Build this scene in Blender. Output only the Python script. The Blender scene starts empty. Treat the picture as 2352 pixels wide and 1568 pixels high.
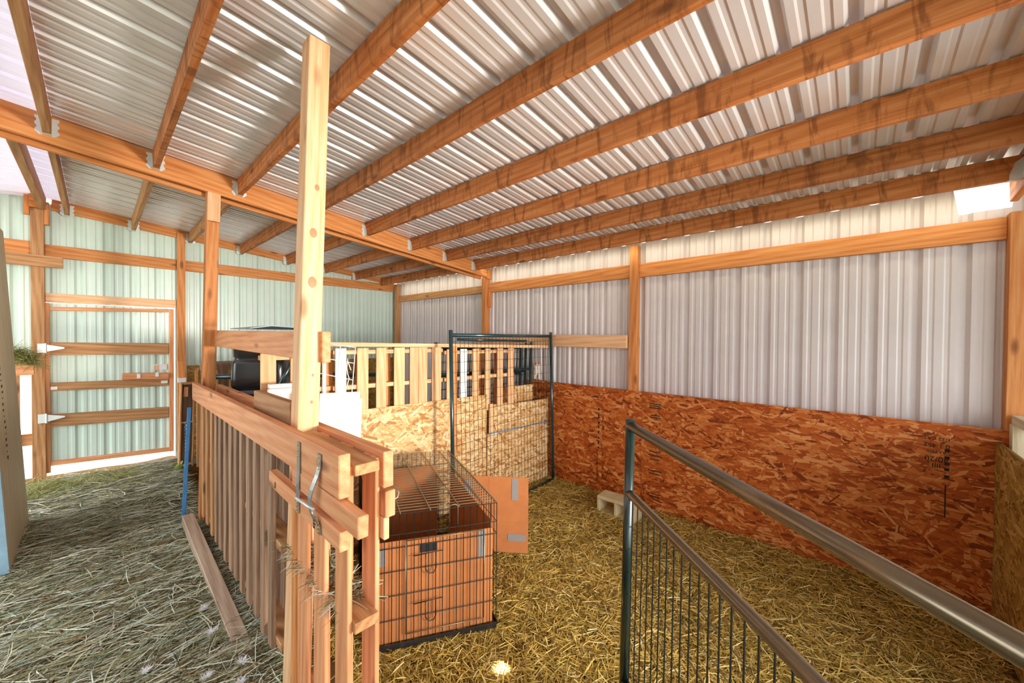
import bpy, bmesh, math, random
import numpy as np
from mathutils import Vector, Matrix
random.seed(7); RNG = np.random.default_rng(11)
S = bpy.context.scene
COL = S.collection
PI = math.pi

# ------------------------------------------------------------------ colour / material helpers
def lin(c):
    return tuple((v/12.92 if v <= .04045 else ((v+.055)/1.055)**2.4) for v in c)
def rgb(r, g, b):
    return lin((r/255, g/255, b/255))+(1,)

class NT:
    def __init__(s, name):
        s.m = bpy.data.materials.new(name); s.m.use_nodes = True
        s.t = s.m.node_tree; s.t.nodes.clear()
        s.out = s.t.nodes.new('ShaderNodeOutputMaterial')
        s.b = s.t.nodes.new('ShaderNodeBsdfPrincipled')
        s.t.links.new(s.b.outputs[0], s.out.inputs[0])
    def n(s, k, **kw):
        o = s.t.nodes.new('ShaderNode'+k)
        for a, v in kw.items():
            if a in ('operation', 'blend_type', 'data_type', 'wave_type', 'bands_direction', 'feature', 'noise_dimensions', 'voronoi_dimensions', 'interpolation_type'): setattr(o, a, v)
        return o
    def l(s, a, b): s.t.links.new(a, b)
    def set(s, **kw):
        for k, v in kw.items(): s.b.inputs[k.replace('_', ' ')].default_value = v
    def math(s, op, a, b=None):
        o = s.n('Math', operation=op)
        for i, v in enumerate((a, b)):
            if v is None: continue
            if hasattr(v, 'links'): s.l(v, o.inputs[i])
            else: o.inputs[i].default_value = v
        return o.outputs[0]
    def ramp(s, fac, stops, mode='LINEAR'):
        o = s.n('ValToRGB'); cr = o.color_ramp; cr.interpolation = mode
        while len(cr.elements) < len(stops): cr.elements.new(.5)
        for e, (p, c) in zip(cr.elements, stops): e.position = p; e.color = c
        s.l(fac, o.inputs[0]); return o.outputs[0]
    def mix(s, fac, a, b, mode='MIX'):
        o = s.n('Mix', data_type='RGBA', blend_type=mode)
        for i, v in ((0, fac), (6, a), (7, b)):
            if hasattr(v, 'links'): s.l(v, o.inputs[i])
            else: o.inputs[i].default_value = v
        return o.outputs[2]
    def noise(s, vec, scale=5, detail=4, rough=.55, dist=0):
        o = s.n('TexNoise'); s.l(vec, o.inputs['Vector'])
        o.inputs['Scale'].default_value = scale; o.inputs['Detail'].default_value = detail
        o.inputs['Roughness'].default_value = rough; o.inputs['Distortion'].default_value = dist
        return o.outputs['Fac']
    def vscale(s, vec, xyz):
        o = s.n('Mapping'); s.l(vec, o.inputs[0]); o.inputs['Scale'].default_value = xyz
        return o.outputs[0]
    def bump(s, h, strength=.3, dist=.002):
        o = s.n('Bump'); s.l(h, o.inputs['Height']); o.inputs['Strength'].default_value = strength
        o.inputs['Distance'].default_value = dist; s.l(o.outputs[0], s.b.inputs['Normal'])

def plain(name, c, rough=.6, metal=0., var=.0, spec=.5):
    t = NT(name); t.set(Roughness=rough, Metallic=metal); t.b.inputs['Specular IOR Level'].default_value = spec
    co = t.n('TexCoord').outputs['Object']
    nz = t.noise(co, 9, 5)
    dark = tuple(v*(1-var-.08) for v in c[:3])+(1,); lite = tuple(min(1, v*(1+var)) for v in c[:3])+(1,)
    t.l(t.ramp(nz, [(.3, dark), (.7, lite)]), t.b.inputs['Base Color'])
    return t.m

def wood(name, light, mid, dark, drip=0., rough=.62, vary=.12, knots=1., fine=1.):
    t = NT(name); t.set(Roughness=rough); t.b.inputs['Specular IOR Level'].default_value = .3
    co = t.n('TexCoord').outputs['Object']
    rnd = t.n('ObjectInfo').outputs['Random']
    off = t.n('VectorMath'); off.operation = 'ADD'
    cmb = t.n('CombineXYZ')
    t.l(t.math('MULTIPLY', rnd, 31.7), cmb.inputs[0]); t.l(t.math('MULTIPLY', rnd, 1.9), cmb.inputs[1]); t.l(t.math('MULTIPLY', rnd, 3.1), cmb.inputs[2])
    t.l(co, off.inputs[0]); t.l(cmb.outputs[0], off.inputs[1]); v = off.outputs[0]
    broad = t.noise(t.vscale(v, (.9, 9, 9)), 3, 4, .5, .8)
    finel = t.noise(t.vscale(v, (1.6, 70, 70)), 2.2, 3, .6, .2)
    wv = t.n('TexWave', wave_type='BANDS', bands_direction='DIAGONAL')
    t.l(t.vscale(v, (.35, 5, 5)), wv.inputs['Vector'])
    wv.inputs['Scale'].default_value = 2.4; wv.inputs['Distortion'].default_value = 7; wv.inputs['Detail'].default_value = 2
    wv.inputs['Detail Scale'].default_value = .7
    f = t.math('ADD', t.math('MULTIPLY', broad, .42), t.math('ADD', t.math('MULTIPLY', wv.outputs['Fac'], .15), t.math('MULTIPLY', finel, .46*fine)))
    c = t.ramp(f, [(.22, dark), (.46, mid), (.74, light)])
    if drip > 0:
        d = t.noise(t.vscale(v, (7, 1.6, 1.6)), 2.0, 3, .6, 1.2)
        dm = t.ramp(d, [(.50, (0, 0, 0, 1)), (.66, (1, 1, 1, 1))])
        c = t.mix(t.math('MULTIPLY', dm, drip), c, tuple(x*.45 for x in dark[:3])+(1,))
    if knots > 0:
        vo = t.n('TexVoronoi'); t.l(t.vscale(v, (2.3, 7, 7)), vo.inputs['Vector']); vo.inputs['Scale'].default_value = 1.0
        km = t.ramp(vo.outputs['Distance'], [(.07, (1, 1, 1, 1)), (.17, (0, 0, 0, 1))])
        c = t.mix(t.math('MULTIPLY', km, .75*knots), c, tuple(x*.42 for x in dark[:3])+(1,))
    val = t.math('ADD', t.math('MULTIPLY', rnd, 2*vary), 1-vary)
    hs = t.n('HueSaturation'); t.l(c, hs.inputs['Color']); t.l(val, hs.inputs['Value'])
    t.l(hs.outputs[0], t.b.inputs['Base Color'])
    t.bump(finel, .25, .002)
    return t.m

def flakes_mat(name, cols, rough=.55):
    t = NT(name); t.set(Roughness=rough); t.b.inputs['Specular IOR Level'].default_value = .25
    g = t.n('NewGeometry'); r = g.outputs['Random Per Island']
    st = [((i+.0)/len(cols), c) for i, c in enumerate(cols)]
    c = t.ramp(r, st, 'CONSTANT')
    co = t.n('TexCoord').outputs['Object']
    nz = t.noise(t.vscale(co, (14, 90, 90)), 1.2, 4, .6, .4)
    c = t.mix(.5, c, t.ramp(nz, [(.25, (.66, .62, .6, 1)), (.7, (1.2, 1.2, 1.2, 1))]), 'MULTIPLY')
    t.l(c, t.b.inputs['Base Color']); return t.m

def blades_mat(name, cols, rough=.6):
    t = NT(name); t.set(Roughness=rough); t.b.inputs['Specular IOR Level'].default_value = .35
    r = t.n('NewGeometry').outputs['Random Per Island']
    t.l(t.ramp(r, [(i/len(cols), c) for i, c in enumerate(cols)], 'CONSTANT'), t.b.inputs['Base Color'])
    return t.m

M = {}
M['fir'] = wood('fir_framing', rgb(222, 160, 100), rgb(204, 128, 68), rgb(160, 88, 40))
M['purlin'] = wood('stained_purlin', rgb(212, 144, 88), rgb(188, 112, 58), rgb(142, 78, 36), drip=.6)
M['gray_fir'] = wood('greyed_fir', rgb(206, 160, 112), rgb(178, 126, 80), rgb(128, 84, 48))
M['post'] = wood('pale_fir_post', rgb(238, 202, 164), rgb(226, 174, 126), rgb(204, 140, 86), vary=.04)
M['rail'] = wood('pink_fir_rail', rgb(232, 172, 126), rgb(216, 146, 98), rgb(176, 104, 62), vary=.06)
M['pine'] = wood('fresh_pine_slat', rgb(240, 200, 156), rgb(224, 170, 120), rgb(190, 128, 80), vary=.12)
M['weath'] = wood('weathered_slat', rgb(180, 148, 120), rgb(144, 112, 88), rgb(98, 72, 54), vary=.16, knots=.5)
M['skid'] = wood('grey_skid', rgb(188, 168, 148), rgb(164, 140, 118), rgb(120, 98, 80), knots=0)
M['white_wood'] = wood('whitewashed_board', rgb(250, 244, 232), rgb(244, 234, 216), rgb(226, 208, 180), vary=.03, knots=.3)
M['ply'] = wood('weathered_plywood', rgb(226, 214, 186), rgb(204, 190, 156), rgb(160, 146, 112), vary=.03, knots=.2)
M['osb_red'] = flakes_mat('osb_orange', [rgb(206, 120, 56), rgb(190, 98, 38), rgb(176, 84, 28), rgb(216, 136, 72), rgb(160, 74, 24), rgb(198, 110, 48), rgb(130, 56, 20), rgb(224, 150, 88), rgb(184, 92, 34), rgb(168, 78, 26)])
M['osb_pale'] = flakes_mat('osb_pale', [rgb(232, 198, 146), rgb(214, 170, 110), rgb(240, 212, 166), rgb(198, 146, 88), rgb(226, 184, 128), rgb(180, 124, 70), rgb(236, 204, 154), rgb(218, 176, 118)])
M['osb_grey'] = flakes_mat('osb_weathered', [rgb(176, 142, 72), rgb(158, 122, 56), rgb(196, 164, 98), rgb(140, 104, 44), rgb(182, 150, 82), rgb(168, 132, 64)])
M['straw'] = blades_mat('straw_gold', [rgb(222, 190, 98), rgb(204, 168, 74), rgb(238, 212, 132), rgb(174, 144, 60), rgb(178, 148, 62), rgb(220, 182, 96), rgb(104, 80, 32), rgb(246, 226, 160), rgb(184, 162, 76), rgb(152, 118, 46), rgb(214, 180, 92), rgb(142, 116, 46)])
M['hay'] = blades_mat('hay_pale', [rgb(216, 212, 182), rgb(170, 166, 126), rgb(236, 236, 220), rgb(132, 128, 88), rgb(96, 82, 50), rgb(200, 206, 180), rgb(146, 124, 82), rgb(204, 222, 208), rgb(124, 136, 96), rgb(80, 66, 38)])
M['haygreen'] = blades_mat('hay_green', [rgb(150, 156, 84), rgb(128, 134, 64), rgb(176, 170, 108), rgb(112, 112, 54), rgb(186, 178, 124)])
M['galv'] = plain('galvanised_steel', rgb(226, 230, 226), .35, .35, .05)
M['strap'] = plain('steel_strap', rgb(168, 176, 184), .3, .8, .05)
M['brass'] = plain('brass_screw', rgb(228, 176, 70), .35, .7)
M['green'] = plain('green_tube', rgb(30, 60, 66), .16, .0, .1, .8)
M['gate'] = plain('dark_green_gate', rgb(16, 36, 33), .18, .0, .1, .8)
M['bronze'] = plain('dark_bronze_tube', rgb(120, 106, 84), .2, .6, .06, .8)
M['wire'] = plain('dark_wire', rgb(40, 44, 40), .35, .5)
M['wire_lit'] = plain('lit_wire_tan', rgb(150, 136, 108), .35, .6)  # tan look of dark wire where lit, put into the colour
M['wire_w'] = plain('white_wire', rgb(226, 226, 226), .4, .2)
M['card'] = plain('cardboard', rgb(184, 116, 68), .75, 0, .05, .2)
M['tape'] = plain('silver_tape', rgb(160, 158, 156), .35, .3)
M['btape'] = plain('black_tape', rgb(34, 34, 36), .5)
M['black'] = plain('black_plastic', rgb(38, 37, 38), .24, 0, .1, .7)
M['sheet'] = plain('blue_grey_sheet', rgb(120, 142, 156), .35, .2)
M['blue'] = plain('blue_paint', rgb(66, 142, 206), .5, 0, .1)
M['bluegrey'] = plain('pale_blue_paint', rgb(150, 186, 208), .55, 0, .1)
M['block'] = plain('concrete', rgb(206, 188, 146), .9, 0, .08, .1)
M['white'] = plain('white_paint', rgb(240, 240, 238), .5)
M['feather'] = plain('white_down', rgb(236, 238, 242), .9)
M['ink'] = plain('black_ink', rgb(40, 26, 18), .8)
M['cord'] = plain('rust_cord', rgb(176, 84, 40), .7)
M['chain'] = plain('chain_steel', rgb(170, 190, 190), .35, .7)
M['eye'] = plain('cat_eye', rgb(36, 30, 22), .15)
M['earpink'] = plain('ear_pink', rgb(226, 150, 120), .7)

def panel_mat(name, c, rough, metal, streak=.06):
    t = NT(name); t.set(Roughness=rough, Metallic=metal)
    co = t.n('TexCoord').outputs['Object']
    nz = t.noise(co, 2.2, 4)
    lo = tuple(v*(1-streak) for v in c[:3])+(1,); hi = tuple(min(1, v*(1+streak)) for v in c[:3])+(1,)
    t.l(t.ramp(nz, [(.3, lo), (.7, hi)]), t.b.inputs['Base Color']); return t.m
M['wall_r'] = panel_mat('steel_right_light_tint', rgb(212, 202, 200), .38, .0)  # same paint as the back wall; pinkish cast of the light mixed in
M['wall_b'] = panel_mat('steel_back_light_tint', rgb(206, 224, 212), .33, .0)  # same wall paint; green-blue light from outside tinted into the colour
M['roof'] = panel_mat('galvalume', rgb(236, 234, 238), .27, .24, .05)
def skylight():
    t = NT('translucent_sheet'); tr = t.n('BsdfTranslucent'); tr.inputs[0].default_value = rgb(214, 208, 222)
    mx = t.n('MixShader'); mx.inputs[0].default_value = .16
    t.set(Base_Color=rgb(240, 236, 246), Roughness=.4)
    t.l(t.b.outputs[0], mx.inputs[1]); t.l(tr.outputs[0], mx.inputs[2]); t.l(mx.outputs[0], t.out.inputs[0]); return t.m
M['sky'] = skylight()
def dirt(name, a, b, c):
    t = NT(name); t.set(Roughness=.95); t.b.inputs['Specular IOR Level'].default_value = .1
    co = t.n('TexCoord').outputs['Object']
    n1 = t.noise(co, 3, 6, .65); n2 = t.noise(t.vscale(co, (18, 60, 20)), 1.5, 4, .7, .6)
    f = t.math('ADD', t.math('MULTIPLY', n1, .5), t.math('MULTIPLY', n2, .5))
    t.l(t.ramp(f, [(.32, a), (.5, b), (.68, c)]), t.b.inputs['Base Color']); t.bump(n2, .5, .01); return t.m
M['floor'] = dirt('trampled_bedding', rgb(60, 40, 20), rgb(96, 68, 34), rgb(136, 104, 56))
M['ground'] = dirt('outdoor_gravel', rgb(150, 150, 132), rgb(180, 180, 160), rgb(206, 206, 190))
def cat_mat():
    t = NT('cat_fur'); t.set(Roughness=.85); t.b.inputs['Specular IOR Level'].default_value = .15
    co = t.n('TexCoord').outputs['Object']; sp = t.n('SeparateXYZ'); t.l(co, sp.inputs[0])
    nz = t.noise(co, 18, 3)
    z = t.math('ADD', sp.outputs[2], t.math('MULTIPLY', t.math('SUBTRACT', nz, .5), .05))
    top = t.ramp(z, [(.0, (0, 0, 0, 1)), (.250, (0, 0, 0, 1)), (.258, (1, 1, 1, 1))])
    side = t.ramp(t.math('ABSOLUTE', sp.outputs[1]), [(.007, (0, 0, 0, 1)), (.012, (1, 1, 1, 1))])
    back = t.ramp(t.math('ADD', sp.outputs[0], t.math('MULTIPLY', nz, .03)), [(.11, (0, 0, 0, 1)), (.12, (1, 1, 1, 1))])
    m = t.math('MAXIMUM', t.math('MULTIPLY', top, side), back)
    brown = t.ramp(t.noise(t.vscale(co, (30, 90, 30)), 1, 3), [(.4, rgb(96, 72, 50)), (.6, rgb(170, 126, 84))])
    t.l(t.mix(m, rgb(244, 232, 218), brown), t.b.inputs['Base Color']); return t.m
M['cat'] = cat_mat()

# ------------------------------------------------------------------ object helpers
WM = {}
def link(name, data, Mw, parent=None):
    o = bpy.data.objects.new(name, data); COL.objects.link(o)
    WM[o] = Mw
    if parent is not None:
        o.parent = parent; o.matrix_local = WM[parent].inverted() @ Mw
    else:
        o.matrix_local = Mw
    return o
def tag(o, label, cat, group=None, kind=None):
    if label: o['label'] = label
    if cat: o['category'] = cat
    if group: o['group'] = group
    if kind: o['kind'] = kind
    return o
def thing(name, label, cat, loc, group=None):
    o = link(name, None, Matrix.Translation(Vector(loc))); o.empty_display_size = .05
    return tag(o, label, cat, group)
def struct(o): o['kind'] = 'structure'; return o
def mesh_of(bm, name, mat, smooth=False):
    me = bpy.data.meshes.new(name); bm.to_mesh(me); bm.free()
    for m in (mat if isinstance(mat, (list, tuple)) else [mat]): me.materials.append(m)
    if smooth:
        for p in me.polygons: p.use_smooth = True
    return me
def frame(p0, p1, wdir):
    p0, p1 = Vector(p0), Vector(p1); x = (p1-p0).normalized(); w = Vector(wdir)
    t = x.cross(w).normalized(); y = t.cross(x).normalized()
    c = (p0+p1)/2
    return Matrix(((x.x, y.x, t.x, c.x), (x.y, y.y, t.y, c.y), (x.z, y.z, t.z, c.z), (0, 0, 0, 1)))
def box_bm(L, w, t, bev=.003):
    bm = bmesh.new(); bmesh.ops.create_cube(bm, size=1)
    bmesh.ops.scale(bm, vec=(L, w, t), verts=bm.verts)
    if bev: bmesh.ops.bevel(bm, geom=bm.edges[:], offset=min(bev, .3*min(L, w, t)), segments=1, affect='EDGES')
    return bm
def board(name, p0, p1, w, t, wdir, mat, parent=None, bev=.003):
    """solid plank: centreline p0-p1, width w along wdir, thickness t"""
    L = (Vector(p1)-Vector(p0)).length
    return link(name, mesh_of(box_bm(L, w, t, bev), name, M[mat]), frame(p0, p1, wdir), parent)
def bx(name, lo, hi, mat, parent=None, bev=.003, long=None):
    """axis aligned plank from two corners; grain along its longest side"""
    d = [hi[i]-lo[i] for i in range(3)]; c = [(hi[i]+lo[i])/2 for i in range(3)]
    a = long if long is not None else d.index(max(d)); o = [i for i in range(3) if i != a]
    wi = o[0] if d[o[0]] > d[o[1]] else o[1]; ti = [i for i in o if i != wi][0]
    p0 = list(c); p1 = list(c); p0[a] = lo[a]; p1[a] = hi[a]; wd = [0, 0, 0]; wd[wi] = 1
    return board(name, p0, p1, d[wi], d[ti], wd, mat, parent, bev)
def tubes_bm(lines, r, n=6, bm=None, caps=True):
    bm = bm or bmesh.new()
    for pts in lines:
        pts = [Vector(p) for p in pts]; rings = []
        rr = r if not callable(r) else None
        for i, p in enumerate(pts):
            d = (pts[min(i+1, len(pts)-1)]-pts[max(i-1, 0)]).normalized()
            a = d.orthogonal().normalized() if i == 0 else (rings_a-d*rings_a.dot(d)).normalized()
            rings_a = a; b = d.cross(a)
            rings.append([bm.verts.new(p+(a*math.cos(2*PI*k/n)+b*math.sin(2*PI*k/n))*r) for k in range(n)])
        for i in range(len(rings)-1):
            for k in range(n):
                bm.faces.new((rings[i][k], rings[i][(k+1) % n], rings[i+1][(k+1) % n], rings[i+1][k]))
        if caps:
            bm.faces.new(rings[0][::-1]); bm.faces.new(rings[-1])
    return bm
def tubes(name, lines, r, mat, parent=None, n=6, loc=None):
    base = WM[parent].translation if parent is not None else Vector(loc if loc is not None else lines[0][0])
    bm = tubes_bm([[Vector(p)-base for p in l] for l in lines], r, n)
    bmesh.ops.recalc_face_normals(bm, faces=bm.faces)
    return link(name, mesh_of(bm, name, M[mat], n > 5), Matrix.Translation(base), parent)
def np_mesh(name, verts, quads, mat):
    me = bpy.data.meshes.new(name); v = np.asarray(verts, np.float32).reshape(-1, 3); q = np.asarray(quads, np.int32).reshape(-1, 4)
    me.vertices.add(len(v)); me.vertices.foreach_set('co', v.ravel())
    me.loops.add(q.size); me.loops.foreach_set('vertex_index', q.ravel())
    me.polygons.add(len(q)); me.polygons.foreach_set('loop_start', np.arange(0, q.size, 4, dtype=np.int32))
    me.polygons.foreach_set('loop_total', np.full(len(q), 4, np.int32))
    me.materials.append(mat); me.update(calc_edges=True); me.validate(); return me
def extrude_profile(name, pts2, p_of, mat, parent=None, loc=(0, 0, 0), smooth=False, thick=0):
    """pts2: list of (u, depth); p_of(u, depth, end) -> point for end 0/1"""
    v = []; f = []
    for u, d in pts2: v += [Vector(p_of(u, d, 0))-Vector(loc), Vector(p_of(u, d, 1))-Vector(loc)]
    for i in range(len(pts2)-1): f.append((2*i, 2*i+2, 2*i+3, 2*i+1))
    me = bpy.data.meshes.new(name); me.from_pydata([tuple(a) for a in v], [], f); me.materials.append(mat)
    o = link(name, me, Matrix.Translation(Vector(loc)), parent)
    return o
def ribbed(u0, u1, phase=0., big=.022, small=.005, pitch=.2286, hw=(.034, .013)):
    out = []; k0 = int((u0-phase)/pitch)-1; k1 = int((u1-phase)/pitch)+2
    for k in range(k0, k1):
        b = phase+k*pitch
        out += [(b-hw[0], 0), (b-hw[1], big), (b+hw[1], big), (b+hw[0], 0)]
        for j in (1/3., 2/3.):
            c = b+pitch*j
            out += [(c-.018, 0), (c-.009, small), (c+.009, small), (c+.018, 0)]
    out = [p for p in out if u0 <= p[0] <= u1]
    return [(u0, 0)]+out+[(u1, 0)]

ROOF = lambda x: 3.2635-.1016*x          # underside of the roof sheets (purlin tops)
FH = .20
def fh(x):                               # bedding is deeper in the aisle than in the pen
    t = np.clip((np.asarray(x, float)-.66)/.30, 0, 1); return FH*(1-t*t*(3-2*t))

# ------------------------------------------------------------------ camera
cam = bpy.data.cameras.new('camera'); co = link('camera', cam, Matrix.Identity(4))
yaw, pit, rol = math.radians(47.63636), math.radians(-.75962), math.radians(.44313)
fw = Vector((math.sin(yaw)*math.cos(pit), math.cos(yaw)*math.cos(pit), math.sin(pit)))
rt = Vector((math.cos(yaw), -math.sin(yaw), 0)); up = rt.cross(fw)
r2 = rt*math.cos(rol)+up*math.sin(rol); u2 = up*math.cos(rol)-rt*math.sin(rol)
co.matrix_local = Matrix(((r2.x, u2.x, -fw.x, 0), (r2.y, u2.y, -fw.y, 0), (r2.z, u2.z, -fw.z, 1.8), (0, 0, 0, 1)))
cam.sensor_width = 36; cam.lens = 36*870.86/2352; cam.clip_start = .05
S.camera = co

# ------------------------------------------------------------------ setting
xs = np.concatenate([np.linspace(-2.6, .55, 30), np.linspace(.6, 1.1, 14), np.linspace(1.2, 4.03, 26)]); ys = np.linspace(-3, 6.95, 80)
def bumps(x, y): return .008*np.sin(x*5.1+y*2.3)+.006*np.sin(x*9.7-y*7.1)+.005*np.cos(y*11+x*3)
def floor_z(x, y): return fh(x)*(1-.32*np.clip((np.asarray(y, float)-6.0)/.7, 0, 1))+bumps(x, y)-.012
X, Y = np.meshgrid(xs, ys); Z = floor_z(X, Y)
V = np.stack([X, Y, Z], -1).reshape(-1, 3); nx = len(xs)
Q = [(j*nx+i, j*nx+i+1, (j+1)*nx+i+1, (j+1)*nx+i) for j in range(len(ys)-1) for i in range(nx-1)]
struct(link('floor', np_mesh('floor', V, Q, M['floor']), Matrix.Identity(4)))
bm = bmesh.new(); bmesh.ops.create_grid(bm, x_segments=2, y_segments=2, size=30)
struct(link('ground', mesh_of(bm, 'ground', M['ground']), Matrix.Translation((0, 0, -.09))))

# right wall: ribbed steel, ribs outward
WX = 4.03
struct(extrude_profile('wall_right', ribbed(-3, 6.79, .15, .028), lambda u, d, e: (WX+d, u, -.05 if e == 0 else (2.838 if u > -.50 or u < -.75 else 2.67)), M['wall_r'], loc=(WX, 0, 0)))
# back wall, with door hole and a low opening at the far left
YB = 6.79
def back_piece(u0, u1, zb, zt):
    pr = ribbed(u0, u1, .09); v = []; f = []
    for u, d in pr: v += [(u, YB+d-YB, zb), (u, d, zt(u))]
    for i in range(len(pr)-1): f.append((2*i, 2*i+2, 2*i+3, 2*i+1))
    return v, f
v = []; f = []
for a in ((-2.2, -.47, 1.46, lambda u: 3.40), (-.47, -.385, 2.2, lambda u: 3.25), (-.385, .715, 2.2, lambda u: ROOF(u)-.035), (.715, 4.03, -.05, lambda u: ROOF(u)-.035)):
    vv, ff = back_piece(*a); n0 = len(v); v += vv; f += [tuple(i+n0 for i in q) for q in ff]
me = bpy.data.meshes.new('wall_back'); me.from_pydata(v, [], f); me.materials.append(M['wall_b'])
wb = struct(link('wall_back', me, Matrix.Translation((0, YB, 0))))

struct(extrude_profile('wall_left_light_block', ribbed(-3, 3.2, .1), lambda u, d, e: (-2.2-d, u, -.05 if e == 0 else 2.95), M['wall_b'], loc=(-2.2, 0, 0)))  # unseen wall, added to hold back light from the left side
# roof
pr = ribbed(-3, 6.95, .03, .030, .005, hw=(.030, .015))
ceil = struct(extrude_profile('ceiling', pr, lambda u, d, e: ((-.2, u, ROOF(-.2)+.004+d) if e == 0 else (4.28, u, ROOF(4.28)+.004+d)), M['roof']))
extrude_profile('skylight_panel', pr, lambda u, d, e: ((-.43, u, ROOF(-.43)+.004+d) if e == 0 else (-.2, u, ROOF(-.2)+.004+d)), M['sky'], ceil)
extrude_profile('skylight_panel', pr, lambda u, d, e: ((-3, u, ROOF(-.43)-.26+d) if e == 0 else (-.43, u, ROOF(-.43)+.004+d)), M['sky'], ceil)

# ------------------------------------------------------------------ framing
def hanger_bm():
    bm = bmesh.new()
    def plate(pts, nrm):
        vs = [bm.verts.new(p) for p in pts]; bm.faces.new(vs)
    hw = .0205
    zz = [0, .012, .02, .034, .042, .056, .064, .078, .086, .1, .108, .124]
    for s in (-1, 1):
        outer = []
        for i, z in enumerate(zz): outer.append((s*(hw+(.034 if (i//2) % 2 else .026)-(.012 if i == 0 else 0)), -.001, z))
        for i in range(len(zz)-1):
            plate([(s*hw, -.001, zz[i]), outer[i], outer[i+1], (s*hw, -.001, zz[i+1])], None)
        plate([(s*hw, -.001, 0), (s*hw, -.05, 0), (s*hw, -.05, .03), (s*hw, -.03, .1), (s*hw, -.001, .124)], None)
    plate([(-hw, -.001, -.001), (hw, -.001, -.001), (hw, -.055, -.001), (-hw, -.055, -.001)], None)
    return bm
HANG = mesh_of(hanger_bm(), 'joist_hanger', M['galv'])
def hanger(x, y, z, parent, flip=False):
    Mw = Matrix.Translation((x, y, z)) @ (Matrix.Rotation(PI, 4, 'Z') if flip else Matrix.Identity(4))
    return link('joist_hanger', HANG, Mw, parent)
PX = [-.2, .34, .885, 1.46, 2.07, 2.65, 3.18, 3.69]
names = ['ridge side', 'second', 'third', 'fourth', 'fifth', 'sixth', 'seventh', 'eighth']
near_lab = ['greyish brown purlin crossing the top left corner of the photo beside the white skylight',
 'brown purlin on the near roof, second from the white skylight, left of the freestanding post',
 'purlin passing close behind the top of the freestanding post on the near roof',
 'long orange purlin meeting the rafter just right of the freestanding post',
 'fourth purlin up from the right wall on the near roof',
 'third purlin up from the right wall on the near roof',
 'second purlin up from the right wall on the near roof',
 'lowest orange purlin of the near roof, running just above the right wall girt']
far_lab = ['purlin bordering the white skylight beyond the main rafter, pale patches on its side',
 'narrow brown purlin over the door beyond the main rafter',
 'purlin beyond the main rafter, just right of the left fence post',
 'purlin beyond the main rafter, third from the left fence post counting rightward from door',
 'fourth purlin up from the far corner post beyond the main rafter',
 'third purlin up from the far corner post beyond the main rafter',
 'second purlin up from the far corner post beyond the main rafter',
 'lowest purlin beyond the main rafter, ending on the far corner post']
far_lab[3] = 'purlin beyond the main rafter, ending just left of the freestanding post'
for i, x in enumerate(PX):
    z = ROOF(x)
    t = thing('purlin', near_lab[i], 'roof beam', (x-.019, -.70, z-.14), 'purlins of the near roof bay')
    bx('timber', (x-.038, -.70, z-.14), (x, 4.098, z), 'gray_fir' if i < 1 else 'purlin', t)
    hanger(x-.019, 4.099, z-.142, t)
    if i > 3: hanger(x-.019, -.699, z-.142, t, True)
    t = thing('purlin', far_lab[i], 'roof beam', (x-.019, 4.267, z-.14), 'purlins of the far roof bay')
    bx('timber', (x-.038, 4.267, z-.14), (x, 6.728 if i < 7 else 6.72, z), 'gray_fir' if i < 3 else 'purlin', t)
    if i < 7: hanger(x-.019, 6.729, z-.142, t)
    hanger(x-.019, 4.266, z-.142, t, True)
# ridge purlins at the skylight
t = thing('ridge_beam', 'greyed ridge beam ending on top of the post left of the metal door', 'roof beam', (-.4, 4.267, 3.16))
bx('timber', (-.425, 4.267, 3.16), (-.37, 6.71, 3.30), 'gray_fir', t)
t = thing('ridge_beam', 'ridge beam at the far left edge of the photo above the main rafter', 'roof beam', (-.4, -.7, 3.16))
bx('timber', (-.50, -.7, 3.16), (-.45, 4.098, 3.30), 'gray_fir', t)
t = thing('purlin', 'pale purlin at the left edge under the skylight, left of the ridge beam', 'roof beam', (-.8, 4.267, 3.10))
bx('timber', (-.88, 4.267, 3.12), (-.842, 6.72, 3.26), 'gray_fir', t); hanger(-.861, 6.724, 3.118, t)
# rafters
def rafter(name, label, y0, y1, x0, x1, depth=.184):
    z0, z1 = ROOF(x0)-depth/2, ROOF(x1)-depth/2
    return tag(board(name, (x0, (y0+y1)/2, z0), (x1, (y0+y1)/2, z1), depth, y1-y0, (0, 0, 1), 'fir'), label, 'roof beam')
rafter('rafter', 'front plank of the long sloping double rafter crossing the left half', 4.10, 4.138, -1.6, 3.94)
rafter('rafter', 'back plank of the long sloping double rafter, seen as a strip below it', 4.227, 4.265, -1.6, 3.94, .20)
rafter('rafter', 'rafter at the right edge of the photo catching bright daylight by the eave', -.738, -.702, -1.6, 3.94)
def plate(label, x0, z0, x1, z1, y0, y1, h):
    return tag(board('top_plate', (x0, (y0+y1)/2, z0+h/2), (x1, (y0+y1)/2, z1+h/2), h, y1-y0, (0, 0, 1), 'fir'), label, 'roof beam')
plate('brown sloping top plate along the back wall above the door and tub', -.335, 3.185, 3.93, 2.79, 6.73, 6.768, .13)
plate('short plate at the back wall left of the ridge, under the skylight edge', -2.2, 3.24, -.255, 3.40, 6.73, 6.768, .11)
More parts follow.
